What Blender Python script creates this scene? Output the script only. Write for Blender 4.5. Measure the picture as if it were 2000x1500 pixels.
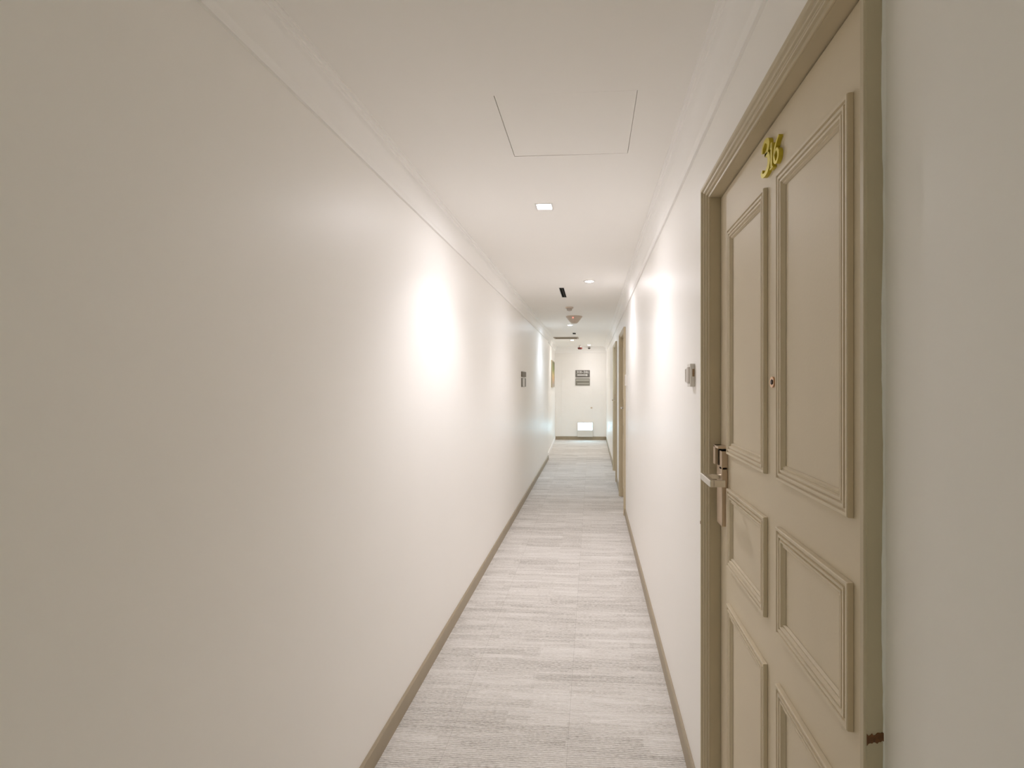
import bpy, bmesh, math, random
from mathutils import Vector, Matrix
for o in list(bpy.data.objects):
    bpy.data.objects.remove(o, do_unlink=True)
C = bpy.context.scene
COL = C.collection
PI = math.pi
random.seed(4)

# ------------------------------------------------------------------ camera
cam = bpy.data.cameras.new('camera')
cam.sensor_width = 36.0
cam.lens = 970.0 / 2000.0 * 36.0
cam.shift_x = -91.0 / 2000.0
cam.shift_y = -2.0 / 2000.0
cam.clip_start = 0.02
co = bpy.data.objects.new('camera', cam)
COL.objects.link(co)
co.location = (0, 0, 1.5)
co.rotation_euler = (PI / 2, 0, math.atan(0.067))
C.camera = co

# ------------------------------------------------------------------ world and exposure
w = bpy.data.worlds.new('world')
C.world = w
w.use_nodes = True
w.node_tree.nodes['Background'].inputs[0].default_value = (0.9, 0.95, 1.0, 1)
w.node_tree.nodes['Background'].inputs[1].default_value = 0.0
C.view_settings.view_transform = 'Standard'
C.view_settings.look = 'None'
C.view_settings.gamma = 1
C.view_settings.use_curve_mapping = False
C.view_settings.exposure = 2.2
C.cycles.max_bounces = 24
C.cycles.diffuse_bounces = 20
C.cycles.use_fast_gi = False

# ceiling lights, the last one added as fill: (x, y, watts, colour, shape, cone degrees)
AREA_K = 0.14
DOWNLIGHTS = [
    (-0.258, 2.689, 7.1, (0.99, 0.96, 1.0), 'square', 124),
    (-0.024, 4.683, 5.9, (0.99, 0.955, 1.0), 'round', 124),
    (-0.362, 8.19, 8.3, (0.74, 0.86, 1.0), 'round', 124),
    (-0.44, 11.10, 5.2, (1.0, 0.92, 0.86), 'round', 124),
    (-0.07, 12.55, 3.4, (1.0, 0.95, 0.97), 'round', 110),
    (0.12, -1.6, 1.45, (0.78, 1.0, 0.86), 'round', 150),   # unseen fill lamp added behind the viewpoint to light the near walls
]

# ------------------------------------------------------------------ materials
def newmat(name):
    m = bpy.data.materials.new(name)
    m.use_nodes = True
    return m, m.node_tree, m.node_tree.nodes['Principled BSDF']

def mat(name, col, rough=0.6, metal=0.0, spec=0.5, vary=0.0, scale=6.0, bump=0.0, bscale=200.0):
    m, nt, b = newmat(name)
    b.inputs['Base Color'].default_value = (*col, 1)
    b.inputs['Roughness'].default_value = rough
    b.inputs['Metallic'].default_value = metal
    b.inputs['Specular IOR Level'].default_value = spec
    tc = nt.nodes.new('ShaderNodeTexCoord')
    n = nt.nodes.new('ShaderNodeTexNoise')
    n.inputs['Scale'].default_value = scale
    n.inputs['Detail'].default_value = 4
    nt.links.new(tc.outputs['Object'], n.inputs['Vector'])
    mr = nt.nodes.new('ShaderNodeMapRange')
    mr.inputs[1].default_value = 0.3
    mr.inputs[2].default_value = 0.7
    mr.inputs[3].default_value = 1.0 - vary
    mr.inputs[4].default_value = 1.0 + vary
    nt.links.new(n.outputs['Fac'], mr.inputs[0])
    mx = nt.nodes.new('ShaderNodeVectorMath')
    mx.operation = 'SCALE'
    mx.inputs[0].default_value = col
    nt.links.new(mr.outputs[0], mx.inputs['Scale'])
    nt.links.new(mx.outputs[0], b.inputs['Base Color'])
    if bump > 0:
        n2 = nt.nodes.new('ShaderNodeTexNoise')
        n2.inputs['Scale'].default_value = bscale
        n2.inputs['Detail'].default_value = 3
        nt.links.new(tc.outputs['Object'], n2.inputs['Vector'])
        bp = nt.nodes.new('ShaderNodeBump')
        bp.inputs['Strength'].default_value = bump
        bp.inputs['Distance'].default_value = 0.002
        nt.links.new(n2.outputs['Fac'], bp.inputs['Height'])
        nt.links.new(bp.outputs['Normal'], b.inputs['Normal'])
    return m

def emat(name, col, strength):
    m, nt, b = newmat(name)
    b.inputs['Base Color'].default_value = (0.8, 0.8, 0.8, 1)
    b.inputs['Emission Color'].default_value = (*col, 1)
    b.inputs['Emission Strength'].default_value = strength
    return m

M_WALL = mat('wall_paint', (0.915, 0.899, 0.872), 0.43, spec=0.32, vary=0.008, scale=1.5, bump=0.05, bscale=120)
M_CEIL = mat('ceiling_paint', (0.935, 0.922, 0.900), 0.7, spec=0.25, vary=0.006, scale=2)
M_CORN = mat('cornice_paint', (0.935, 0.925, 0.91), 0.55, spec=0.3, vary=0.006, scale=2)
M_BASE = mat('baseboard_paint', (0.36, 0.30, 0.21), 0.45, vary=0.05, scale=9)
M_DOOR = mat('door_paint', (0.68, 0.595, 0.45), 0.5, spec=0.4, vary=0.02, scale=5, bump=0.06, bscale=160)
M_FRAME = mat('frame_paint', (0.56, 0.485, 0.345), 0.42, spec=0.4, vary=0.03, scale=8, bump=0.05, bscale=120)
M_CAULK = mat('caulk', (0.70, 0.68, 0.62), 0.7, vary=0.05, scale=20)
M_LOCK = mat('brushed_champagne_metal', (0.62, 0.50, 0.38), 0.38, 0.75, vary=0.04, scale=14)
M_CHROME = mat('satin_chrome', (0.78, 0.74, 0.68), 0.25, 0.9, vary=0.03, scale=14)
M_BRASS = mat('yellow_brass', (0.60, 0.50, 0.045), 0.38, 0.35, vary=0.05, scale=30)
M_BLACK = mat('black_slot', (0.006, 0.005, 0.004), 0.9, spec=0.1)
M_GLASS = mat('peephole_glass', (0.05, 0.03, 0.02), 0.08)
M_COPPER = mat('copper_ring', (0.62, 0.40, 0.26), 0.25, 0.9)
M_PLASTIC = mat('white_plastic', (0.74, 0.71, 0.66), 0.4, vary=0.01)
M_GREYP = mat('grey_plastic', (0.50, 0.45, 0.40), 0.4, vary=0.02)
M_TAPE = mat('brown_tape', (0.16, 0.065, 0.02), 0.7, vary=0.35, scale=180)
M_TAPE2 = mat('pale_tape', (0.34, 0.23, 0.13), 0.7, vary=0.3, scale=180)
M_SIGN = mat('sign_grey', (0.165, 0.155, 0.135), 0.5, vary=0.03)
M_SIGN2 = mat('sign_grey_light', (0.22, 0.21, 0.175), 0.5, vary=0.03)
M_SIGNW = mat('sign_white', (0.80, 0.79, 0.76), 0.5)
M_SIGNB = mat('sign_pale_band', (0.42, 0.41, 0.36), 0.5)
M_SIGND = mat('sign_olive', (0.15, 0.125, 0.085), 0.5, vary=0.05)
M_GRILLE = mat('grille_beige', (0.42, 0.37, 0.30), 0.5)
M_RED = mat('red_plastic', (0.17, 0.025, 0.02), 0.45)
M_REDLED = emat('red_indicator', (1.0, 0.10, 0.05), 0.25)
M_DARKM = mat('dark_metal', (0.10, 0.08, 0.07), 0.35, 0.5)
M_BEIGEP = mat('beige_plastic', (0.62, 0.53, 0.45), 0.45)
M_FIXT = mat('downlight_trim', (0.80, 0.79, 0.77), 0.4)

def carpet_mat():
    m, nt, b = newmat('striped_carpet')
    L = nt.links
    N = nt.nodes.new
    tc = N('ShaderNodeTexCoord')
    def mapped(sx, sy, off=(0, 0, 0)):
        mp = N('ShaderNodeMapping')
        mp.inputs['Scale'].default_value = (sx, sy, 1)
        mp.inputs['Location'].default_value = off
        L.new(tc.outputs['Object'], mp.inputs['Vector'])
        return mp.outputs[0]
    def math_(op, a, bb, clamp=False):
        n = N('ShaderNodeMath')
        n.operation = op
        n.use_clamp = clamp
        for i, v in enumerate((a, bb)):
            if v is None:
                continue
            if isinstance(v, (int, float)):
                n.inputs[i].default_value = v
            else:
                L.new(v, n.inputs[i])
        return n.outputs[0]
    def noise(vec, scale, detail=2, rough=0.5):
        n = N('ShaderNodeTexNoise')
        n.inputs['Scale'].default_value = scale
        n.inputs['Detail'].default_value = detail
        n.inputs['Roughness'].default_value = rough
        L.new(vec, n.inputs['Vector'])
        return n.outputs['Fac']
    def rng(v, a, bb, c, d):
        n = N('ShaderNodeMapRange')
        n.inputs[1].default_value = a
        n.inputs[2].default_value = bb
        n.inputs[3].default_value = c
        n.inputs[4].default_value = d
        L.new(v, n.inputs[0])
        return n.outputs[0]
    # block pattern: long blocks across the corridor, each with its own tone
    def blocks(wd, ht, offs, loc):
        br = N('ShaderNodeTexBrick')
        br.offset = offs
        br.offset_frequency = 2
        br.inputs['Color1'].default_value = (0, 0, 0, 1)
        br.inputs['Color2'].default_value = (1, 1, 1, 1)
        br.inputs['Mortar'].default_value = (0.5, 0.5, 0.5, 1)
        br.inputs['Scale'].default_value = 1.0
        br.inputs['Mortar Size'].default_value = 0.0
        br.inputs['Brick Width'].default_value = wd
        br.inputs['Row Height'].default_value = ht
        L.new(mapped(1, 1, loc), br.inputs['Vector'])
        return br.outputs['Color']
    b1 = blocks(0.50, 0.055, 0.37, (0.6, 0.03, 0))
    b2 = blocks(0.27, 0.029, 0.61, (0.11, 0.01, 0))
    b3 = blocks(0.9, 0.13, 0.4, (0.3, 0.05, 0))
    streak = noise(mapped(1.0, 9.0), 5.0, 3, 0.6)
    dash = noise(mapped(1.0, 5.5), 55.0, 2, 0.6)
    grain = noise(mapped(1.0, 1.4), 230.0, 1, 0.5)
    wv = N('ShaderNodeTexWave')
    wv.wave_type = 'BANDS'
    wv.bands_direction = 'Y'
    wv.wave_profile = 'SIN'
    wv.inputs['Scale'].default_value = 31.0
    wv.inputs['Distortion'].default_value = 3.0
    wv.inputs['Detail'].default_value = 2
    wv.inputs['Detail Scale'].default_value = 1.4
    L.new(mapped(0.25, 1.0), wv.inputs['Vector'])
    tone = math_('ADD', math_('MULTIPLY', b1, 0.34), math_('MULTIPLY', b2, 0.26))
    tone = math_('ADD', tone, math_('MULTIPLY', b3, 0.20))
    tone = math_('ADD', tone, math_('MULTIPLY', rng(streak, 0.35, 0.65, -0.1, 0.9), 0.30))
    # ribs show most where the tone is dark
    ribs = math_('MULTIPLY', rng(wv.outputs['Fac'], 0.0, 0.75, 0.0, 1.0), rng(tone, 0.2, 0.8, 0.36, 0.16))
    dsh = math_('MULTIPLY', rng(dash, 0.35, 0.65, -1, 1), rng(tone, 0.2, 0.8, 0.26, 0.10))
    grn = math_('MULTIPLY', rng(grain, 0.3, 0.7, -1, 1), 0.07)
    t = math_('ADD', math_('ADD', math_('MULTIPLY', tone, 0.72), ribs), math_('ADD', dsh, grn))
    cr = N('ShaderNodeValToRGB')
    e = cr.color_ramp.elements
    e[0].position = 0.05
    e[0].color = (0.33, 0.31, 0.285, 1)
    e[1].position = 0.85
    e[1].color = (0.84, 0.82, 0.80, 1)
    x = cr.color_ramp.elements.new(0.45)
    x.color = (0.63, 0.60, 0.565, 1)
    L.new(t, cr.inputs[0])
    # seams between half-metre carpet tiles, laid in staggered columns
    sm = N('ShaderNodeTexBrick')
    sm.offset = 0.5
    sm.offset_frequency = 2
    sm.inputs['Scale'].default_value = 1.0
    sm.inputs['Mortar Size'].default_value = 0.0011
    sm.inputs['Mortar Smooth'].default_value = 0.3
    sm.inputs['Brick Width'].default_value = 0.5
    sm.inputs['Row Height'].default_value = 0.5
    sep = N('ShaderNodeSeparateXYZ')
    L.new(tc.outputs['Object'], sep.inputs[0])
    cmb = N('ShaderNodeCombineXYZ')
    L.new(math_('ADD', sep.outputs[1], 0.25), cmb.inputs[0])
    L.new(math_('ADD', sep.outputs[0], 10.1), cmb.inputs[1])
    L.new(cmb.outputs[0], sm.inputs['Vector'])
    mx = N('ShaderNodeMix')
    mx.data_type = 'RGBA'
    L.new(math_('MULTIPLY', sm.outputs['Fac'], 0.3), mx.inputs[0])
    L.new(cr.outputs[0], mx.inputs[6])
    mx.inputs[7].default_value = (0.16, 0.14, 0.12, 1)
    L.new(mx.outputs[2], b.inputs['Base Color'])
    b.inputs['Roughness'].default_value = 0.95
    b.inputs['Specular IOR Level'].default_value = 0.1
    bp = N('ShaderNodeBump')
    bp.inputs['Strength'].default_value = 0.35
    bp.inputs['Distance'].default_value = 0.0025
    L.new(wv.outputs['Fac'], bp.inputs['Height'])
    L.new(bp.outputs['Normal'], b.inputs['Normal'])
    return m
M_CARPET = carpet_mat()

def painting_mat():
    m, nt, b = newmat('painted_canvas')
    L = nt.links
    N = nt.nodes.new
    tc = N('ShaderNodeTexCoord')
    n = N('ShaderNodeTexNoise')
    n.inputs['Scale'].default_value = 5
    n.inputs['Detail'].default_value = 3
    L.new(tc.outputs['Object'], n.inputs['Vector'])
    sep = N('ShaderNodeSeparateXYZ')
    L.new(tc.outputs['Object'], sep.inputs[0])
    a = N('ShaderNodeMath')
    a.operation = 'MULTIPLY_ADD'
    a.inputs[1].default_value = 0.25
    L.new(n.outputs['Fac'], a.inputs[0])
    L.new(sep.outputs[2], a.inputs[2])
    mr = N('ShaderNodeMapRange')
    mr.inputs[1].default_value = -0.15
    mr.inputs[2].default_value = 0.42
    L.new(a.outputs[0], mr.inputs[0])
    cr = N('ShaderNodeValToRGB')
    e = cr.color_ramp.elements
    e[0].position = 0.0
    e[0].color = (0.45, 0.40, 0.36, 1)
    e[1].position = 1.0
    e[1].color = (0.16, 0.17, 0.08, 1)
    for p, c in ((0.25, (0.66, 0.42, 0.22, 1)), (0.45, (0.62, 0.50, 0.22, 1)), (0.65, (0.27, 0.30, 0.09, 1))):
        x = cr.color_ramp.elements.new(p)
        x.color = c
    L.new(mr.outputs[0], cr.inputs[0])
    L.new(cr.outputs[0], b.inputs['Base Color'])
    b.inputs['Roughness'].default_value = 0.6
    return m
M_PAINTING = painting_mat()

# ------------------------------------------------------------------ helpers
def obj(name, bm, m, parent=None, smooth=False, loc=None):
    bmesh.ops.recalc_face_normals(bm, faces=bm.faces)
    me = bpy.data.meshes.new(name)
    if loc is not None:
        bmesh.ops.translate(bm, verts=bm.verts, vec=[-c for c in loc])
    bm.to_mesh(me)
    bm.free()
    me.materials.append(m)
    if smooth:
        for p in me.polygons:
            p.use_smooth = True
        try:
            me.set_sharp_from_angle(angle=math.radians(35))
        except Exception:
            pass
    o = bpy.data.objects.new(name, me)
    COL.objects.link(o)
    if loc is not None:
        o.location = loc
    if parent is not None:
        o.parent = parent
        if loc is None:
            o.matrix_parent_inverse = parent.matrix_basis.inverted()
        else:
            o.matrix_parent_inverse = parent.matrix_basis.inverted()
    return o

def tag(o, label=None, cat=None, group=None, kind=None):
    if label: o['label'] = label
    if cat: o['category'] = cat
    if group: o['group'] = group
    if kind: o['kind'] = kind
    return o

def empty(name, loc, label=None, cat=None, group=None, kind=None):
    o = bpy.data.objects.new(name, None)
    o.empty_display_size = 0.05
    COL.objects.link(o)
    o.location = loc
    bpy.context.view_layer.update()
    return tag(o, label, cat, group, kind)

def box(bm, x0, x1, y0, y1, z0, z1, bev=0.0, seg=2):
    vs = [bm.verts.new((x, y, z)) for x in (x0, x1) for y in (y0, y1) for z in (z0, z1)]
    idx = [(0, 1, 3, 2), (4, 6, 7, 5), (0, 4, 5, 1), (2, 3, 7, 6), (0, 2, 6, 4), (1, 5, 7, 3)]
    fs = [bm.faces.new([vs[i] for i in f]) for f in idx]
    if bev > 0:
        es = set()
        for f in fs:
            es.update(f.edges)
        bmesh.ops.bevel(bm, geom=list(es), offset=bev, segments=seg, profile=0.6, affect='EDGES')
    return fs

def BM():
    return bmesh.new()

def boxobj(name, dims, m, parent=None, bev=0.0):
    bm = BM()
    box(bm, *dims, bev=bev)
    return obj(name, bm, m, parent)

def lathe(bm, prof, seg=32, c=(0, 0, 0), axis='z'):
    """prof: (radius, height) pairs; revolved about the axis through c"""
    rings = []
    for r, h in prof:
        ring = []
        for k in range(seg):
            a = 2 * PI * k / seg
            if axis == 'z':
                p = (c[0] + r * math.cos(a), c[1] + r * math.sin(a), c[2] + h)
            else:
                p = (c[0] + h, c[1] + r * math.cos(a), c[2] + r * math.sin(a))
            ring.append(bm.verts.new(p))
        rings.append(ring)
    for a, b in zip(rings, rings[1:]):
        for k in range(seg):
            bm.faces.new((a[k], a[(k + 1) % seg], b[(k + 1) % seg], b[k]))
    bm.faces.new(rings[0])
    bm.faces.new(rings[-1])

def extrude_profile(bm, prof, y0, y1, closed=True):
    """prof: (x, z) points, swept along Y"""
    a = [bm.verts.new((x, y0, z)) for x, z in prof]
    b = [bm.verts.new((x, y1, z)) for x, z in prof]
    n = len(prof)
    for i in range(n):
        j = (i + 1) % n
        bm.faces.new((a[i], a[j], b[j], b[i]))
    bm.faces.new(a)
    bm.faces.new(b[::-1])

# ------------------------------------------------------------------ measurements (metres)
XL, XR = -0.857, 0.381          # wall faces
ZC = 2.459                      # ceiling
YB, YE = -3.6, 13.12            # back and end walls
YJ = 9.72                       # where the left wall steps back
CD, CB = 0.068, 2.330           # cornice depth and bottom

# door openings on the right wall: near and far clear edges
OPEN = [(0.716, 1.626), (5.690, 6.60), (7.62, 8.53)]
DT = 2.096
GAP = 0.022                     # lining thickness

# ------------------------------------------------------------------ floor, ceiling, walls
bm = BM()
box(bm, -1.2, 0.62, YB - 0.1, YE + 0.12, -0.05, 0)
tag(obj('floor', bm, M_CARPET), 'long floor of pale grey and beige striped carpet tiles', 'floor', kind='structure')

holes = [(-0.328, 0.150, 1.640, 2.088)]
DLH = 0.040
for x, y, e, c, s, a in DOWNLIGHTS:
    h = DLH if s == 'square' else 0.036
    holes.append((x - h, x + h, y - h, y + h))
SLOTS = [(-0.332, -0.282, 4.99, 5.56), (-0.372, -0.312, 9.49, 9.79)]
for x0, x1, y0, y1 in SLOTS:
    holes.append((x0, x1, y0, y1))
xs = sorted({-1.1, 0.6} | {v for h in holes for v in h[:2]})
ys = sorted({YB - 0.1, YE + 0.1} | {v for h in holes for v in h[2:]})
bm = BM()
for z in (ZC,):
    cache = {}
    def V(x, y, z):
        k = (x, y, z)
        if k not in cache:
            cache[k] = bm.verts.new((x, y, z))
        return cache[k]
    for i in range(len(xs) - 1):
        for j in range(len(ys) - 1):
            cx, cy = (xs[i] + xs[i + 1]) / 2, (ys[j] + ys[j + 1]) / 2
            if any(h[0] < cx < h[1] and h[2] < cy < h[3] for h in holes):
                continue
            bm.faces.new((V(xs[i], ys[j], z), V(xs[i + 1], ys[j], z), V(xs[i + 1], ys[j + 1], z), V(xs[i], ys[j + 1], z)))
r = bmesh.ops.extrude_face_region(bm, geom=list(bm.faces))
bmesh.ops.translate(bm, verts=[v for v in r['geom'] if isinstance(v, bmesh.types.BMVert)], vec=(0, 0, 0.04))
box(bm, -1.1, 0.6, YB - 0.1, YE + 0.1, ZC + 0.08, ZC + 0.12)
tag(obj('ceiling', bm, M_CEIL), 'plain off white plaster ceiling over the corridor', 'ceiling', kind='structure')

bm = BM()
box(bm, XL - 0.14, XL, YB, YJ, 0, ZC)
tag(obj('wall_left', bm, M_WALL), 'long plain cream wall on the left of the corridor', 'wall', kind='structure')
bm = BM()
XF0, XF1 = -0.885, -0.972
prof = [(XF0, YJ), (XF1, YE), (XF1 - 0.12, YE), (XF0 - 0.12, YJ)]
a = [bm.verts.new((x, y, 0)) for x, y in prof]
b = [bm.verts.new((x, y, ZC)) for x, y in prof]
for i in range(4):
    bm.faces.new((a[i], a[(i + 1) % 4], b[(i + 1) % 4], b[i]))
bm.faces.new(a); bm.faces.new(b)
tag(obj('wall_left', bm, M_WALL), 'far stretch of left wall set back near the end wall', 'wall', kind='structure')

bm = BM()
edges = [YB] + [v for o in OPEN for v in (o[0] - GAP, o[1] + GAP)] + [YE]
for i in range(0, len(edges), 2):
    box(bm, XR, XR + 0.14, edges[i], edges[i + 1], 0, ZC)
for o in OPEN:
    box(bm, XR, XR + 0.14, o[0] - GAP, o[1] + GAP, DT + GAP, ZC)
tag(obj('wall_right', bm, M_WALL), 'cream wall on the right with the doors set in it', 'wall', kind='structure')

bm = BM()
box(bm, -1.1, 0.55, YE, YE + 0.1, 0, ZC)
tag(obj('wall_end', bm, M_WALL), 'short cream wall closing the far end of the corridor', 'wall', kind='structure')
bm = BM()
box(bm, -1.1, 0.55, YB - 0.1, YB, 0, ZC)
tag(obj('wall_back', bm, M_WALL), 'cream wall closing the corridor behind the viewpoint', 'wall', kind='structure')

# cornices: stepped crown moulding. profile: (distance from wall, z)
def cornice_profile(bottom=CB, depth=CD):
    h = ZC - bottom
    P = [(0, bottom), (0.010, bottom), (0.012, bottom + 0.012), (0.016, bottom + 0.018), (0.018, bottom + 0.022)]
    n = 8
    x0, z0, x1, z1 = 0.018, bottom + 0.024, depth * 0.70, ZC - 0.026
    for k in range(n + 1):                     # cove
        t = k / n * PI / 2
        P.append((x0 + (x1 - x0) * (1 - math.cos(t)), z0 + (z1 - z0) * math.sin(t)))
    P += [(depth * 0.76, ZC - 0.024), (depth * 0.78, ZC - 0.018), (depth * 0.86, ZC - 0.016), (depth * 0.88, ZC - 0.010),
          (depth, ZC - 0.007), (depth, ZC), (0, ZC)]
    return P
bm = BM()
extrude_profile(bm, [(XL + d, z) for d, z in cornice_profile()], YB, YJ)
tag(obj('trim_1', bm, M_CORN, smooth=True), 'white crown moulding along the top of the left wall', 'cornice', kind='structure')
bm = BM()
P = cornice_profile()
a = [bm.verts.new((XF0 + d, YJ, z)) for d, z in P]
b = [bm.verts.new((XF1 + d, YE, z)) for d, z in P]
for i in range(len(P)):
    j = (i + 1) % len(P)
    bm.faces.new((a[i], a[j], b[j], b[i]))
bm.faces.new(a); bm.faces.new(b)
tag(obj('trim_2', bm, M_CORN, smooth=True), 'white crown moulding on the far set back stretch of left wall', 'cornice', kind='structure')
bm = BM()
extrude_profile(bm, [(XR - d, z) for d, z in cornice_profile()], YB, YE)
tag(obj('trim_3', bm, M_CORN, smooth=True), 'white crown moulding along the top of the right wall', 'cornice', kind='structure')
bm = BM()
P = cornice_profile(2.285, 0.075)
a = [bm.verts.new((-0.972, YE - d, z)) for d, z in P]
b = [bm.verts.new((0.381, YE - d, z)) for d, z in P]
for i in range(len(P)):
    j = (i + 1) % len(P)
    bm.faces.new((a[i], a[j], b[j], b[i]))
bm.faces.new(a); bm.faces.new(b)
tag(obj('trim_4', bm, M_CORN, smooth=True), 'white crown moulding across the end wall', 'cornice', kind='structure')

# baseboards
BH, BT = 0.080, 0.012
def bb_prof(x, s):
    return [(x, 0), (x + s * BT, 0), (x + s * BT, BH - 0.006), (x + s * (BT - 0.004), BH - 0.001), (x, BH)]
bm = BM()
extrude_profile(bm, bb_prof(XL, 1), YB, YJ)
tag(obj('baseboard_left', bm, M_BASE), 'low brown baseboard along the left wall', 'baseboard', kind='structure')
bm = BM()
P = bb_prof(0, 1)
a = [bm.verts.new((XF0 + d, YJ, z)) for d, z in P]
b = [bm.verts.new((XF1 + d, YE, z)) for d, z in P]
for i in range(len(P)):
    j = (i + 1) % len(P)
    bm.faces.new((a[i], a[j], b[j], b[i]))
bm.faces.new(a); bm.faces.new(b)
tag(obj('baseboard_left', bm, M_WALL), 'cream painted baseboard at the foot of the set back left wall', 'baseboard', kind='structure')
bm = BM()
CW = 0.040
segs = [YB] + [v for o in OPEN for v in (o[0] - CW - 0.001, o[1] + CW + 0.001)] + [YE]
for i in range(0, len(segs), 2):
    extrude_profile(bm, bb_prof(XR, -1), segs[i], segs[i + 1])
tag(obj('baseboard_right', bm, M_BASE), 'low brown baseboard along the right wall between the doors', 'baseboard', kind='structure')
bm = BM()
box(bm, XF1 + 0.013, XR - 0.012, YE - 0.014, YE, 0, 0.088, bev=0.003)
tag(obj('baseboard_end', bm, M_BASE), 'dark brown baseboard across the end wall', 'baseboard', kind='structure')

# ------------------------------------------------------------------ doors on the right wall
DX = 0.413                       # face of the leaf
# casing profile: (distance out from the opening, projection from the wall)
CASE = [(0.0012, 0.0), (0.0012, 0.0035), (0.002, 0.005), (0.008, 0.006), (0.0095, 0.011), (0.0115, 0.0125), (0.016, 0.0115),
        (0.0175, 0.0125), (0.019, 0.0165), (0.021, 0.018), (0.025, 0.0185), (0.027, 0.0225), (0.029, 0.0245), (0.037, 0.0245),
        (0.039, 0.023), (0.040, 0.021), (0.040, -0.0)]

def casing(y0, y1):
    bm = BM()
    prev = None
    first = None
    cols = []
    for u, p in CASE:
        X = XR - p
        pts = [(X, y1 + u, 0), (X, y1 + u, DT + u), (X, y0 - u, DT + u), (X, y0 - u, 0)]
        cols.append([bm.verts.new(q) for q in pts])
    n = len(cols)
    for i in range(n):
        j = (i + 1) % n
        for k in range(3):
            bm.faces.new((cols[i][k], cols[j][k], cols[j][k + 1], cols[i][k + 1]))
    bm.faces.new([c[0] for c in cols])
    bm.faces.new([c[3] for c in cols][::-1])
    return bm

# raised panel moulding: (distance inwards from the outer edge, projection)
PM = [(0.0, 0.0), (0.0006, 0.0085), (0.002, 0.0100), (0.007, 0.0095), (0.0085, 0.0058), (0.0125, 0.0055), (0.0132, 0.0095), (0.018, 0.0090), (0.0195, 0.0055),
      (0.0225, 0.0050), (0.0232, 0.0085), (0.027, 0.008), (0.029, 0.0035), (0.0325, 0.0045), (0.0345, 0.0055), (0.0375, 0.0)]
def panel_mould(ya, yb, za, zb):
    bm = BM()
    cols = []
    for u, p in PM:
        X = DX - 0.0005 - p
        cols.append([bm.verts.new(q) for q in ((X, ya + u, za + u), (X, yb - u, za + u), (X, yb - u, zb - u), (X, ya + u, zb - u))])
    for i in range(len(cols) - 1):
        for k in range(4):
            l = (k + 1) % 4
            bm.faces.new((cols[i][k], cols[i + 1][k], cols[i + 1][l], cols[i][l]))
    # back face closing the strip
    for k in range(4):
        l = (k + 1) % 4
        bm.faces.new((cols[-1][k], cols[0][k], cols[0][l], cols[-1][l]))
    return bm

def stroke(bm, pts, y_of, z_of, x0, x1, seg=14):
    """variable width stroke: pts (u, v, width); extruded from x0 to x1, with rounded ends"""
    # Catmull-Rom resample
    P = []
    n = len(pts)
    for i in range(n - 1):
        p0 = pts[max(i - 1, 0)]; p1 = pts[i]; p2 = pts[i + 1]; p3 = pts[min(i + 2, n - 1)]
        for k in range(seg):
            t = k / seg
            P.append(tuple(0.5 * ((2 * b) + (-a + c) * t + (2 * a - 5 * b + 4 * c - d) * t * t + (-a + 3 * b - 3 * c + d) * t ** 3)
                           for a, b, c, d in zip(p0, p1, p2, p3)))
    P.append(pts[-1])
    L, R = [], []
    for i, p in enumerate(P):
        q = P[min(i + 1, len(P) - 1)]
        r = P[max(i - 1, 0)]
        dx, dy = q[0] - r[0], q[1] - r[1]
        l = math.hypot(dx, dy) or 1
        nx, ny = -dy / l, dx / l
        hw = max(p[2], 0.0004) / 2
        L.append((p[0] + nx * hw, p[1] + ny * hw))
        R.append((p[0] - nx * hw, p[1] - ny * hw))
    def vv(q, x):
        return bm.verts.new((x, y_of(q[0]), z_of(q[1])))
    rows = [[vv(q, x0) for q in L], [vv(q, x0) for q in R], [vv(q, x1) for q in R], [vv(q, x1) for q in L]]
    for i in range(len(P) - 1):
        for k in range(4):
            l = (k + 1) % 4
            bm.faces.new((rows[k][i], rows[k][i + 1], rows[l][i + 1], rows[l][i]))
    bm.faces.new([r[0] for r in rows])
    bm.faces.new([r[-1] for r in rows])

def numeral(parent, pts_list, yc, zb, h, name='numeral'):
    bm = BM()
    for pts in pts_list:
        q = [(u * h, v * h, w * h) for u, v, w in pts]
        # u grows towards the camera side (-Y)
        stroke(bm, q, lambda u: yc - u, lambda v: zb + v, DX - 0.0095, DX + 0.0)
    return obj(name, bm, M_BRASS, parent)

THREE = [[(-0.30, 0.74, 0.10), (-0.25, 0.90, 0.11), (-0.02, 1.00, 0.12), (0.22, 0.88, 0.19), (0.20, 0.68, 0.18), (-0.06, 0.565, 0.10)],
         [(-0.06, 0.575, 0.08), (0.20, 0.50, 0.16), (0.30, 0.28, 0.21), (0.18, 0.08, 0.18), (-0.08, 0.0, 0.13), (-0.30, 0.06, 0.13), (-0.34, 0.19, 0.17)]]
ONE = [[(-0.13, 0.84, 0.08), (0.0, 0.98, 0.16), (0.0, 0.5, 0.17), (0.0, 0.03, 0.17)], [(-0.17, 0.02, 0.06), (0.0, 0.02, 0.07), (0.17, 0.02, 0.06)]]
SIX = [[(0.34, 1.05, 0.08), (0.02, 0.86, 0.14), (-0.22, 0.50, 0.17), (-0.20, 0.20, 0.18), (0.0, 0.03, 0.13), (0.22, 0.16, 0.17), (0.24, 0.40, 0.17), (0.04, 0.58, 0.11), (-0.20, 0.42, 0.10)]]

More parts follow.
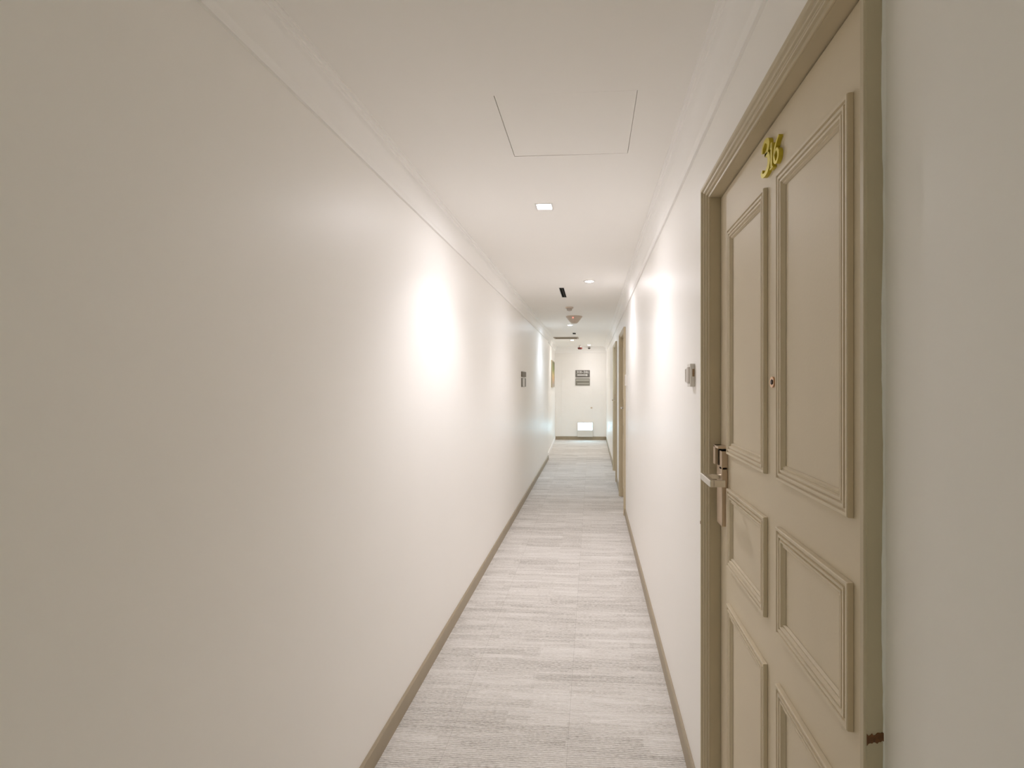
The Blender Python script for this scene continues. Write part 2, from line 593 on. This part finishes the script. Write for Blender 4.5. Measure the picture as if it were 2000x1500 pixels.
def door(name, y0, y1, label, detail, handle_far=True):
    t = empty(name, (DX, (y0 + y1) / 2, 0), label, 'door', kind='structure')
    off = y0 - 0.716
    bmf = casing(y0, y1)
    # lining of the opening, behind the casing, with a stop
    fr = obj('door_frame', bmf, M_FRAME, t)
    bm = BM()
    box(bm, XR - 0.0005, XR + 0.10, y1 - 0.0, y1 + GAP, 0, DT + GAP)
    box(bm, XR - 0.0005, XR + 0.10, y0 - GAP, y0, 0, DT + GAP)
    box(bm, XR - 0.0005, XR + 0.10, y0, y1, DT, DT + GAP)
    obj('door_lining', bm, M_FRAME, t)
    g = 0.0035
    bm = BM()
    box(bm, DX, DX + 0.045, y0 + g, y1 - g, 0.006, DT - g, bev=0.001)
    leaf = obj('door_leaf', bm, M_DOOR, t)
    cols = [(off + 0.814, off + 1.125), (off + 1.199, off + 1.524)]
    rows = [(1.286, 1.960), (0.948, 1.184), (0.14, 0.838)]
    for ya, yb in cols:
        for za, zb in rows:
            obj('panel_moulding', panel_mould(ya, yb, za, zb), M_FRAME if False else M_DOOR, leaf)
    # peephole
    bm = BM()
    cy = off + 1.162
    lathe(bm, [(0.0065, -0.004), (0.0125, -0.0042), (0.0128, -0.002), (0.0125, 0.0)], 24, (DX, cy, 1.502), 'x')
    ph = obj('peephole', bm, M_COPPER, t, True)
    bm = BM()
    lathe(bm, [(0.002, -0.0065), (0.005, -0.006), (0.0068, -0.0035)], 20, (DX, cy, 1.502), 'x')
    obj('lens', bm, M_GLASS, ph, True)
    # card lock: long plate with a card slot cover above and a return lever
    if handle_far:
        ya, yb, sgn = off + 1.541, off + 1.602, -1
    else:
        ya, yb, sgn = y0 + 0.024, y0 + 0.085, 1
    def Y(v):        # v: distance from the inner edge of the plate towards the door edge
        return ya + v if sgn < 0 else yb - v
    bm = BM()
    box(bm, DX - 0.019, DX, ya, yb, 1.062, 1.245, bev=0.003)
    box(bm, DX - 0.019, DX, min(Y(0.0), Y(0.027)), max(Y(0.0), Y(0.027)), 1.235, 1.292, bev=0.0015)
    lk = obj('lock_plate', bm, M_LOCK, t)
    bm = BM()
    box(bm, DX - 0.0150, DX, min(Y(0.001), Y(0.060)), max(Y(0.001), Y(0.060)), 1.246, 1.2985)
    box(bm, DX - 0.0190, DX - 0.014, min(Y(0.0275), Y(0.036)), max(Y(0.0275), Y(0.036)), 1.246, 1.2985)
    obj('card_slot', bm, M_BLACK, lk)
    bm = BM()
    box(bm, DX - 0.030, DX - 0.006, min(Y(0.038), Y(0.061)), max(Y(0.038), Y(0.061)), 1.246, 1.306, bev=0.002)
    box(bm, DX - 0.030, DX, min(Y(0.0), Y(0.061)), max(Y(0.0), Y(0.061)), 1.299, 1.306, bev=0.0015)
    obj('card_cover', bm, M_LOCK, lk)
    # lever
    bm = BM()
    zl = 1.21
    yn = Y(0.030)
    xa = DX - 0.072
    box(bm, xa, DX - 0.014, yn - 0.009, yn + 0.009, zl - 0.007, zl + 0.007, bev=0.003)
    ye = Y(-0.088)
    box(bm, xa - 0.003, xa + 0.012, min(ye, yn + sgn * -0.0 - sgn * 0.009), max(ye, yn - sgn * 0.009), zl - 0.010, zl + 0.010, bev=0.0025)
    box(bm, xa + 0.006, DX - 0.030, min(ye, ye - sgn * 0.012), max(ye, ye - sgn * 0.012), zl - 0.010, zl + 0.010, bev=0.0025)
    obj('lever_handle', bm, M_CHROME, lk, False)
    if detail:
        k = numeral(t, THREE, 1.188, 1.988, 0.076)
        k['label'] = 'brass numeral 3'
        k = numeral(t, ONE, 1.150, 1.984, 0.055)
        k['label'] = 'brass numeral 1'
        k = numeral(t, SIX, 1.122, 1.984, 0.051)
        k['label'] = 'brass numeral 6'
    return t

d1 = door('door_1', *OPEN[0], 'near taupe six panel hotel room door with brass numerals 316', True)
# traces of tape left on the frame, and caulk where frame meets wall
def patch(name, m, parent, pts_fn, nu=10, seed=3):
    rnd = random.Random(seed)
    bm = BM()
    up = [bm.verts.new(pts_fn(i / nu, 1 + rnd.uniform(-0.35, 0.35))) for i in range(nu + 1)]
    dn = [bm.verts.new(pts_fn(i / nu, -1 + rnd.uniform(-0.35, 0.35))) for i in range(nu + 1)]
    for i in range(nu):
        bm.faces.new((up[i], up[i + 1], dn[i + 1], dn[i]))
    g = bmesh.ops.extrude_face_region(bm, geom=list(bm.faces))
    return bm, g
yo = OPEN[0][0] - 0.040
bm, g = patch('tape_residue', M_TAPE, d1, lambda u, s: (XR - 0.0005 - u * 0.0215, yo - 0.0004, 1.038 - 0.005 * u + 0.006 * s))
bmesh.ops.translate(bm, verts=[v for v in g['geom'] if isinstance(v, bmesh.types.BMVert)], vec=(0, -0.0006, 0))
o = obj('tape_residue', bm, M_TAPE, d1)
o['label'] = 'brown tape residue on the near side of the frame'
yo2 = OPEN[0][1]
bm, g = patch('tape_residue', M_TAPE2, d1, lambda u, s: (XR - 0.0252, yo2 + 0.0295 + u * 0.007, 1.042 + 0.004 * s), seed=8)
bmesh.ops.translate(bm, verts=[v for v in g['geom'] if isinstance(v, bmesh.types.BMVert)], vec=(-0.0006, 0, 0))
o = obj('tape_residue', bm, M_TAPE2, d1)
o['label'] = 'faint brown tape residue on the far side of the frame'
# caulk bead beside the near frame (irregular edge)
rnd = random.Random(5)
bm = BM()
nz = 120
prevs = None
for i in range(nz + 1):
    z = 0.09 + (DT - 0.05) * i / nz
    wv = 0.0035 + 0.0015 * math.sin(i * 0.31) + rnd.uniform(-0.0006, 0.0006)
    row = [bm.verts.new(p) for p in ((XR + 0.0002, yo - 0.0, z), (XR - wv * 0.7, yo - 0.0001, z), (XR - wv * 0.3, yo - wv * 0.6, z), (XR + 0.0002, yo - wv, z))]
    if prevs:
        for k in range(4):
            l = (k + 1) % 4
            bm.faces.new((prevs[k], prevs[l], row[l], row[k]))
    else:
        bm.faces.new(row)
    prevs = row
bm.faces.new(prevs)
obj('caulk_bead', bm, M_WALL, d1)

door('door_2', *OPEN[1], 'taupe panelled door on the right, second along the corridor', False, handle_far=False)
door('door_3', *OPEN[2], 'farthest grey taupe panelled door on the right with lever handle', False)

# concealed flush door in the end wall
t = empty('door_4', (-0.40, YE, 0), 'flush cream concealed door behind the lit floor level box', 'door', kind='structure')
bm = BM()
box(bm, -0.80, 0.0, YE - 0.006, YE, 0.09, 2.10, bev=0.0015)
lf = obj('door_leaf', bm, M_WALL, t)
bm = BM()
lathe(bm, [(0.018, -0.010), (0.020, -0.006), (0.020, 0)], 20, (0, 0, 0), 'x')
bmesh.ops.rotate(bm, verts=bm.verts, cent=(0, 0, 0), matrix=Matrix.Rotation(PI / 2, 3, 'Z'))
bmesh.ops.translate(bm, verts=bm.verts, vec=(-0.012 + 0.0, YE - 0.005, 0.845))
box(bm, -0.035, 0.018, YE - 0.016, YE - 0.005, 0.838, 0.850, bev=0.002)
obj('latch', bm, M_LOCK, t)

# ------------------------------------------------------------------ ceiling fittings
# access panel
t = empty('ceiling_access_panel', (-0.09, 1.86, ZC), 'flush square access panel in the ceiling nearest the viewpoint', 'access panel')
bm = BM()
x0, x1, y0, y1 = holes[0]
v = [(x0 + 0.0032, y0 + 0.0008, ZC + 0.0005), (x1 - 0.0016, y0 + 0.0010, ZC), (x1 - 0.0020, y1 - 0.0015, ZC), (x0 + 0.0030, y1 - 0.0036, ZC + 0.0008)]
lo = [bm.verts.new(p) for p in v]
hi = [bm.verts.new((p[0], p[1], ZC + 0.012)) for p in v]
bm.faces.new(lo); bm.faces.new(hi)
for i in range(4):
    bm.faces.new((lo[i], lo[(i + 1) % 4], hi[(i + 1) % 4], hi[i]))
obj('panel', bm, M_CEIL, t)
bm = BM()
for d in ((x0 - 0.03, x0, y0 - 0.03, y1 + 0.03), (x1, x1 + 0.03, y0 - 0.03, y1 + 0.03), (x0, x1, y0 - 0.03, y0), (x0, x1, y1, y1 + 0.03)):
    box(bm, d[0], d[1], d[2], d[3], ZC + 0.041, ZC + 0.06)
obj('frame', bm, M_GREYP, t)

M_EM = {}
def downlight(x, y, e, c, s, ang, label):
    t = empty('recessed_downlight', (x, y, ZC), label, 'ceiling light', 'recessed downlights along the ceiling')
    key = tuple(c)
    if key not in M_EM:
        M_EM[key] = emat('lamp_glow', c, 14.0)
    bm = BM()
    if s == 'square':
        h = DLH
        for (a, b, cc, d) in ((-h - 0.008, -h + 0.001, -h - 0.008, h + 0.008), (h - 0.001, h + 0.008, -h - 0.008, h + 0.008),
                              (-h + 0.001, h - 0.001, -h - 0.008, -h + 0.001), (-h + 0.001, h - 0.001, h - 0.001, h + 0.008)):
            box(bm, x + a, x + b, y + cc, y + d, ZC - 0.002, ZC + 0.02)
        obj('trim_ring', bm, M_FIXT, t)
        bm = BM()
        box(bm, x - h + 0.0012, x + h - 0.0012, y - h + 0.0012, y + h - 0.0012, ZC + 0.006, ZC + 0.012)
        obj('lens', bm, M_EM[key], t)
    else:
        pr = [(0.042, -0.006), (0.050, -0.006), (0.056, -0.002), (0.056, 0.0), (0.034, 0.0), (0.034, 0.010), (0.0335, 0.010), (0.038, -0.004)]
        seg = 32
        rings = [[bm.verts.new((x + r * math.cos(2 * PI * k / seg), y + r * math.sin(2 * PI * k / seg), ZC + h)) for k in range(seg)] for r, h in pr]
        for i in range(len(rings)):
            j = (i + 1) % len(rings)
            for k in range(seg):
                l = (k + 1) % seg
                bm.faces.new((rings[i][k], rings[i][l], rings[j][l], rings[j][k]))
        obj('trim_ring', bm, M_FIXT, t, True)
        bm = BM()
        lathe(bm, [(0.036, 0.004), (0.037, -0.001), (0.030, -0.006), (0.012, -0.010)], 32, (x, y, ZC))
        obj('lens', bm, M_EM[key], t, True)
    ld = bpy.data.lights.new('lamp', 'SPOT')
    ld.energy = e
    ld.color = c
    ld.spot_size = math.radians(ang)
    ld.spot_blend = 0.75
    ld.shadow_soft_size = 0.022
    lo_ = bpy.data.objects.new('lamp', ld)
    COL.objects.link(lo_)
    lo_.location = (0, 0, -0.016)
    lo_.parent = t
    ad = bpy.data.lights.new('lamp_glow', 'AREA')
    ad.shape = 'DISK'
    ad.size = 0.07
    ad.energy = e * AREA_K
    ad.color = c
    ao = bpy.data.objects.new('lamp_glow', ad)
    COL.objects.link(ao)
    ao.location = (0, 0, -0.013)
    ao.parent = t
    return t
DLL = ['square recessed downlight in the ceiling, nearest of the row, beyond the access panel',
       'round recessed downlight just before the long black slot vent, toward the right',
       'cool white recessed downlight just beyond the ceiling dome',
       'warm recessed downlight beside the beige ceiling grille',
       'farthest recessed downlight, beside the red beacon at the end wall',
       'added fill light, unseen in the ceiling behind the viewpoint']
for p, l in zip(DOWNLIGHTS, DLL):
    downlight(*p, l)

for i, (x0, x1, y0, y1) in enumerate(SLOTS):
    lab = ('long narrow black slot vent in the ceiling between downlight and detector', 'short black slot vent in the ceiling before the beige grille')[i]
    t = empty('slot_vent', ((x0 + x1) / 2, (y0 + y1) / 2, ZC), lab, 'vent')
    f = 0.005
    bm = BM()
    for d in ((x0 - f, x0 + 0.001, y0 - f, y1 + f), (x1 - 0.001, x1 + f, y0 - f, y1 + f), (x0 + 0.001, x1 - 0.001, y0 - f, y0 + 0.001), (x0 + 0.001, x1 - 0.001, y1 - 0.001, y1 + f)):
        box(bm, d[0], d[1], d[2], d[3], ZC - 0.0015, ZC + 0.01)
    obj('frame', bm, M_FIXT, t)
    bm = BM()
    box(bm, x0 + 0.0015, x1 - 0.0015, y0 + 0.0015, y1 - 0.0015, ZC + 0.003, ZC + 0.036)
    obj('duct_opening', bm, M_BLACK, t)
    bm = BM()
    xm = (x0 + x1) / 2 + 0.004
    box(bm, xm - 0.001, xm + 0.001, y0 + 0.002, y1 - 0.002, ZC + 0.0015, ZC + 0.003)
    obj('vane', bm, M_DARKM, t)

# small smoke detector
t = empty('smoke_detector', (-0.284, 6.28, ZC), 'small beige smoke detector, nearest fitting beyond the long slot vent', 'smoke detector')
bm = BM()
lathe(bm, [(0.050, 0.0), (0.050, -0.012), (0.046, -0.018), (0.030, -0.022)], 32, (-0.284, 6.28, ZC))
obj('base', bm, M_BEIGEP, t, True)
bm = BM()
lathe(bm, [(0.032, -0.0225), (0.034, -0.036), (0.026, -0.046), (0.010, -0.050)], 28, (-0.284, 6.28, ZC))
obj('sensor_head', bm, M_GREYP, t, True)

# large dome detector
t = empty('ceiling_dome', (-0.255, 7.155, ZC), 'large tapered beige ceiling dome with a small red light', 'detector')
bm = BM()
lathe(bm, [(0.118, 0.0), (0.120, -0.006), (0.114, -0.014), (0.100, -0.030), (0.078, -0.060), (0.055, -0.088), (0.040, -0.100), (0.02, -0.103)], 40, (-0.255, 7.155, ZC))
obj('body', bm, M_BEIGEP, t, True)
bm = BM()
lathe(bm, [(0.012, 0.0), (0.012, 0.008), (0.006, 0.011)], 16, (0, 0, 0))
bmesh.ops.rotate(bm, verts=bm.verts, cent=(0, 0, 0), matrix=Matrix.Rotation(math.radians(115), 3, 'X'))
bmesh.ops.translate(bm, verts=bm.verts, vec=(-0.268, 7.060, ZC - 0.026))
obj('indicator', bm, M_REDLED, t, True)

# beige grille
t = empty('ceiling_grille', (-0.55, 10.55, ZC), 'wide beige air grille in the ceiling before the far downlights', 'grille')
gx0, gx1, gy0, gy1 = -0.80, -0.285, 10.33, 10.72
bm = BM()
for d in ((gx0, gx0 + 0.03, gy0, gy1), (gx1 - 0.03, gx1, gy0, gy1), (gx0 + 0.03, gx1 - 0.03, gy0, gy0 + 0.03), (gx0 + 0.03, gx1 - 0.03, gy1 - 0.03, gy1)):
    box(bm, d[0], d[1], d[2], d[3], ZC - 0.012, ZC)
obj('frame', bm, M_GRILLE, t)
for k in range(9):
    y = gy0 + 0.048 + k * 0.0365
    bm = BM()
    box(bm, gx0 + 0.03, gx1 - 0.03, y - 0.011, y + 0.011, ZC - 0.0075, ZC - 0.0055)
    bmesh.ops.rotate(bm, verts=bm.verts, cent=(0, y, ZC - 0.0065), matrix=Matrix.Rotation(math.radians(20), 3, 'X'))
    obj('slat', bm, M_GRILLE, t)

# red beacon
t = empty('fire_alarm_beacon', (-0.30, 12.6, ZC), 'dark red fire alarm beacon hanging from the ceiling by the end wall', 'alarm')
bm = BM()
lathe(bm, [(0.030, 0.0), (0.030, -0.050), (0.040, -0.058)], 24, (-0.30, 12.6, ZC))
obj('base', bm, M_PLASTIC, t, True)
bm = BM()
lathe(bm, [(0.052, -0.0585), (0.060, -0.066), (0.058, -0.088), (0.045, -0.104), (0.02, -0.108)], 28, (-0.30, 12.6, ZC))
obj('lens', bm, M_RED, t, True)
# pendent sprinkler
t = empty('pendent_sprinkler', (-0.07, 12.98, ZC), 'small dark pendent sprinkler in the ceiling just beyond the farthest downlight', 'sprinkler')
bm = BM()
lathe(bm, [(0.030, 0.0), (0.030, -0.006), (0.012, -0.010), (0.012, -0.028), (0.018, -0.032)], 20, (-0.07, 12.98, ZC))
obj('drop_pipe', bm, M_PLASTIC, t, True)
bm = BM()
lathe(bm, [(0.022, -0.0325), (0.036, -0.038), (0.036, -0.052), (0.016, -0.072), (0.006, -0.076)], 20, (-0.07, 12.98, ZC))
obj('sprinkler_head', bm, M_DARKM, t, True)

# ------------------------------------------------------------------ wall fittings
def wall_unit(y0, y1, z0, z1, p, name, label, cat, btn):
    t = empty(name, (XR, (y0 + y1) / 2, (z0 + z1) / 2), label, cat)
    bm = BM()
    box(bm, XR - p, XR, y0, y1, z0, z1, bev=0.003)
    obj('plate', bm, M_PLASTIC, t)
    m = 0.18 * (y1 - y0)
    bm = BM()
    box(bm, XR - p - 0.003, XR - p + 0.001, y0 + m, y1 - m, z0 + m * btn, z1 - m * btn, bev=0.001)
    obj('button', bm, M_GREYP, t)
    return t
u = wall_unit(1.868, 1.925, 1.486, 1.572, 0.018, 'door_chime', 'cream plastic door chime on the wall beside the near door frame', 'doorbell', 1.2)
bm = BM()
box(bm, XR - 0.0100, XR - 0.002, 1.8672, 1.8684, 1.524, 1.552)
obj('side_grille', bm, M_TAPE2, u)
t = empty('card_switch', (XR, 1.965, 1.53), 'small low cream card switch left of the near door chime', 'switch')
bm = BM()
box(bm, XR - 0.010, XR, 1.930, 2.010, 1.502, 1.558, bev=0.002)
obj('plate', bm, M_PLASTIC, t)
bm = BM()
box(bm, XR - 0.0115, XR - 0.009, 1.990, 2.007, 1.506, 1.554)
obj('rocker', bm, M_GREYP, t)
wall_unit(5.44, 5.53, 1.470, 1.592, 0.018, 'door_chime', 'pale wall switch plate just before the second door on the right', 'doorbell', 1.2)

def text_mesh(name, body, size, depth, m, parent, loc, rot, width=None):
    cu = bpy.data.curves.new(name, 'FONT')
    cu.body = body
    cu.size = size
    cu.extrude = depth
    cu.align_x = 'CENTER'
    cu.align_y = 'CENTER'
    cu.resolution_u = 4
    tmp = bpy.data.objects.new(name, cu)
    COL.objects.link(tmp)
    dg = bpy.context.evaluated_depsgraph_get()
    dg.update()
    me = bpy.data.meshes.new_from_object(tmp.evaluated_get(dg))
    COL.objects.unlink(tmp)
    bpy.data.objects.remove(tmp)
    if width:
        xsv = [v.co.x for v in me.vertices]
        s = width / (max(xsv) - min(xsv))
        for v in me.vertices:
            v.co.x *= s
    me.materials.clear()
    me.materials.append(m)
    o = bpy.data.objects.new(name, me)
    COL.objects.link(o)
    o.location = loc
    o.rotation_euler = rot
    o.parent = parent
    o.matrix_parent_inverse = parent.matrix_basis.inverted()
    return o

# room number sign on the end wall
t = empty('room_number_sign', (-0.243, YE, 1.74), 'dark grey room number sign with white arrow, upper one on the end wall', 'sign')
bm = BM()
box(bm, -0.432, -0.054, YE - 0.020, YE - 0.0062, 1.648, 1.838, bev=0.002)
obj('plate', bm, M_SIGN, t)
for k, ch in enumerate('301-316'):
    text_mesh('dash' if ch == '-' else 'numeral', ch, 0.095, 0.001, M_SIGNW, t, (-0.243 + (k - 3) * 0.046, YE - 0.021, 1.783), (PI / 2, 0, 0), 0.036 if ch != '1' else 0.020)
bm = BM()
box(bm, -0.385, -0.15, YE - 0.0225, YE - 0.0195, 1.698, 1.722)
a = [bm.verts.new((x, YE - 0.0225, z)) for x, z in ((-0.15, 1.680), (-0.10, 1.710), (-0.15, 1.734))]
b = [bm.verts.new((v.co.x, YE - 0.0195, v.co.z)) for v in a]
bm.faces.new(a); bm.faces.new(b)
for i in range(3):
    bm.faces.new((a[i], a[(i + 1) % 3], b[(i + 1) % 3], b[i]))
obj('arrow', bm, M_SIGNW, t)
t = empty('notice_sign', (-0.243, YE, 1.53), 'grey sign with two pale bands, lower one on the end wall', 'sign')
bm = BM()
box(bm, -0.432, -0.054, YE - 0.020, YE - 0.0062, 1.435, 1.622, bev=0.002)
obj('plate', bm, M_SIGN2, t)
for z0, z1, m in ((1.555, 1.594, 0), (1.468, 1.498, 1)):
    bm = BM()
    box(bm, -0.415 + 0.03 * m, -0.070, YE - 0.0222, YE - 0.0195, z0, z1)
    obj('pale_band', bm, M_SIGNB, t)

# pair of plates on the left wall
t = empty('wall_sign', (XL, 6.15, 1.6), 'olive brown sign plate on the left wall, upper of the pair', 'sign')
bm = BM()
box(bm, XL, XL + 0.014, 5.985, 6.345, 1.575, 1.640, bev=0.002)
obj('plate', bm, M_SIGND, t)
t = empty('wall_sign', (XL, 6.15, 1.5), 'sign plate with a white stripe on the left wall, lower of the pair', 'sign')
bm = BM()
box(bm, XL, XL + 0.012, 5.985, 6.345, 1.452, 1.560, bev=0.002)
obj('plate', bm, M_SIGN2, t)
bm = BM()
box(bm, XL + 0.0115, XL + 0.0135, 6.07, 6.20, 1.456, 1.558)
obj('white_stripe', bm, M_SIGNW, t)

# picture on the set back left wall
def xf(y):
    return XF0 + (XF1 - XF0) * (y - YJ) / (YE - YJ)
t = empty('picture', (xf(11.75), 11.75, 1.72), 'tall green and orange picture on the far left wall', 'picture')
def slab(bm, y0, y1, z0, z1, d0, d1):
    q = []
    for y in (y0, y1):
        for d in (d0, d1):
            for z in (z0, z1):
                q.append(bm.verts.new((xf(y) + d, y, z)))
    for f in ((0, 1, 3, 2), (4, 6, 7, 5), (0, 4, 5, 1), (2, 3, 7, 6), (0, 2, 6, 4), (1, 5, 7, 3)):
        bm.faces.new([q[i] for i in f])
bm = BM()
slab(bm, 11.22, 12.28, 1.42, 2.00, 0.0, 0.022)
obj('canvas', bm, M_PAINTING, t, loc=(xf(11.75), 11.75, 1.72))
bm = BM()
for d in ((11.20, 11.22, 1.40, 2.02), (12.28, 12.30, 1.40, 2.02), (11.22, 12.28, 1.40, 1.42), (11.22, 12.28, 2.00, 2.02)):
    slab(bm, *d, 0.0, 0.028)
obj('frame', bm, mat('picture_frame', (0.45, 0.40, 0.28), 0.5), t)

# low level illuminated exit box in front of the end wall
t = empty('illuminated_exit_box', (-0.175, YE - 0.1, 0.09), 'glowing cyan white low level exit light above the end baseboard', 'exit light')
lx0, lx1 = -0.385, 0.030
bm = BM()
box(bm, lx0, lx1, YE - 0.085, YE - 0.0062, 0.250, 0.475, bev=0.004)
hs = obj('housing', bm, M_PLASTIC, t)
bm = BM()
box(bm, lx0 + 0.025, lx1 - 0.020, YE - 0.088, YE - 0.0845, 0.262, 0.455, bev=0.001)
obj('lit_face', bm, emat('exit_glow', (0.42, 0.80, 1.0), 3.0), hs)
bm = BM()
box(bm, lx0 + 0.005, lx1 - 0.005, YE - 0.075, YE - 0.014, 0.0885, 0.250, bev=0.003)
obj('pedestal', bm, M_PLASTIC, t)
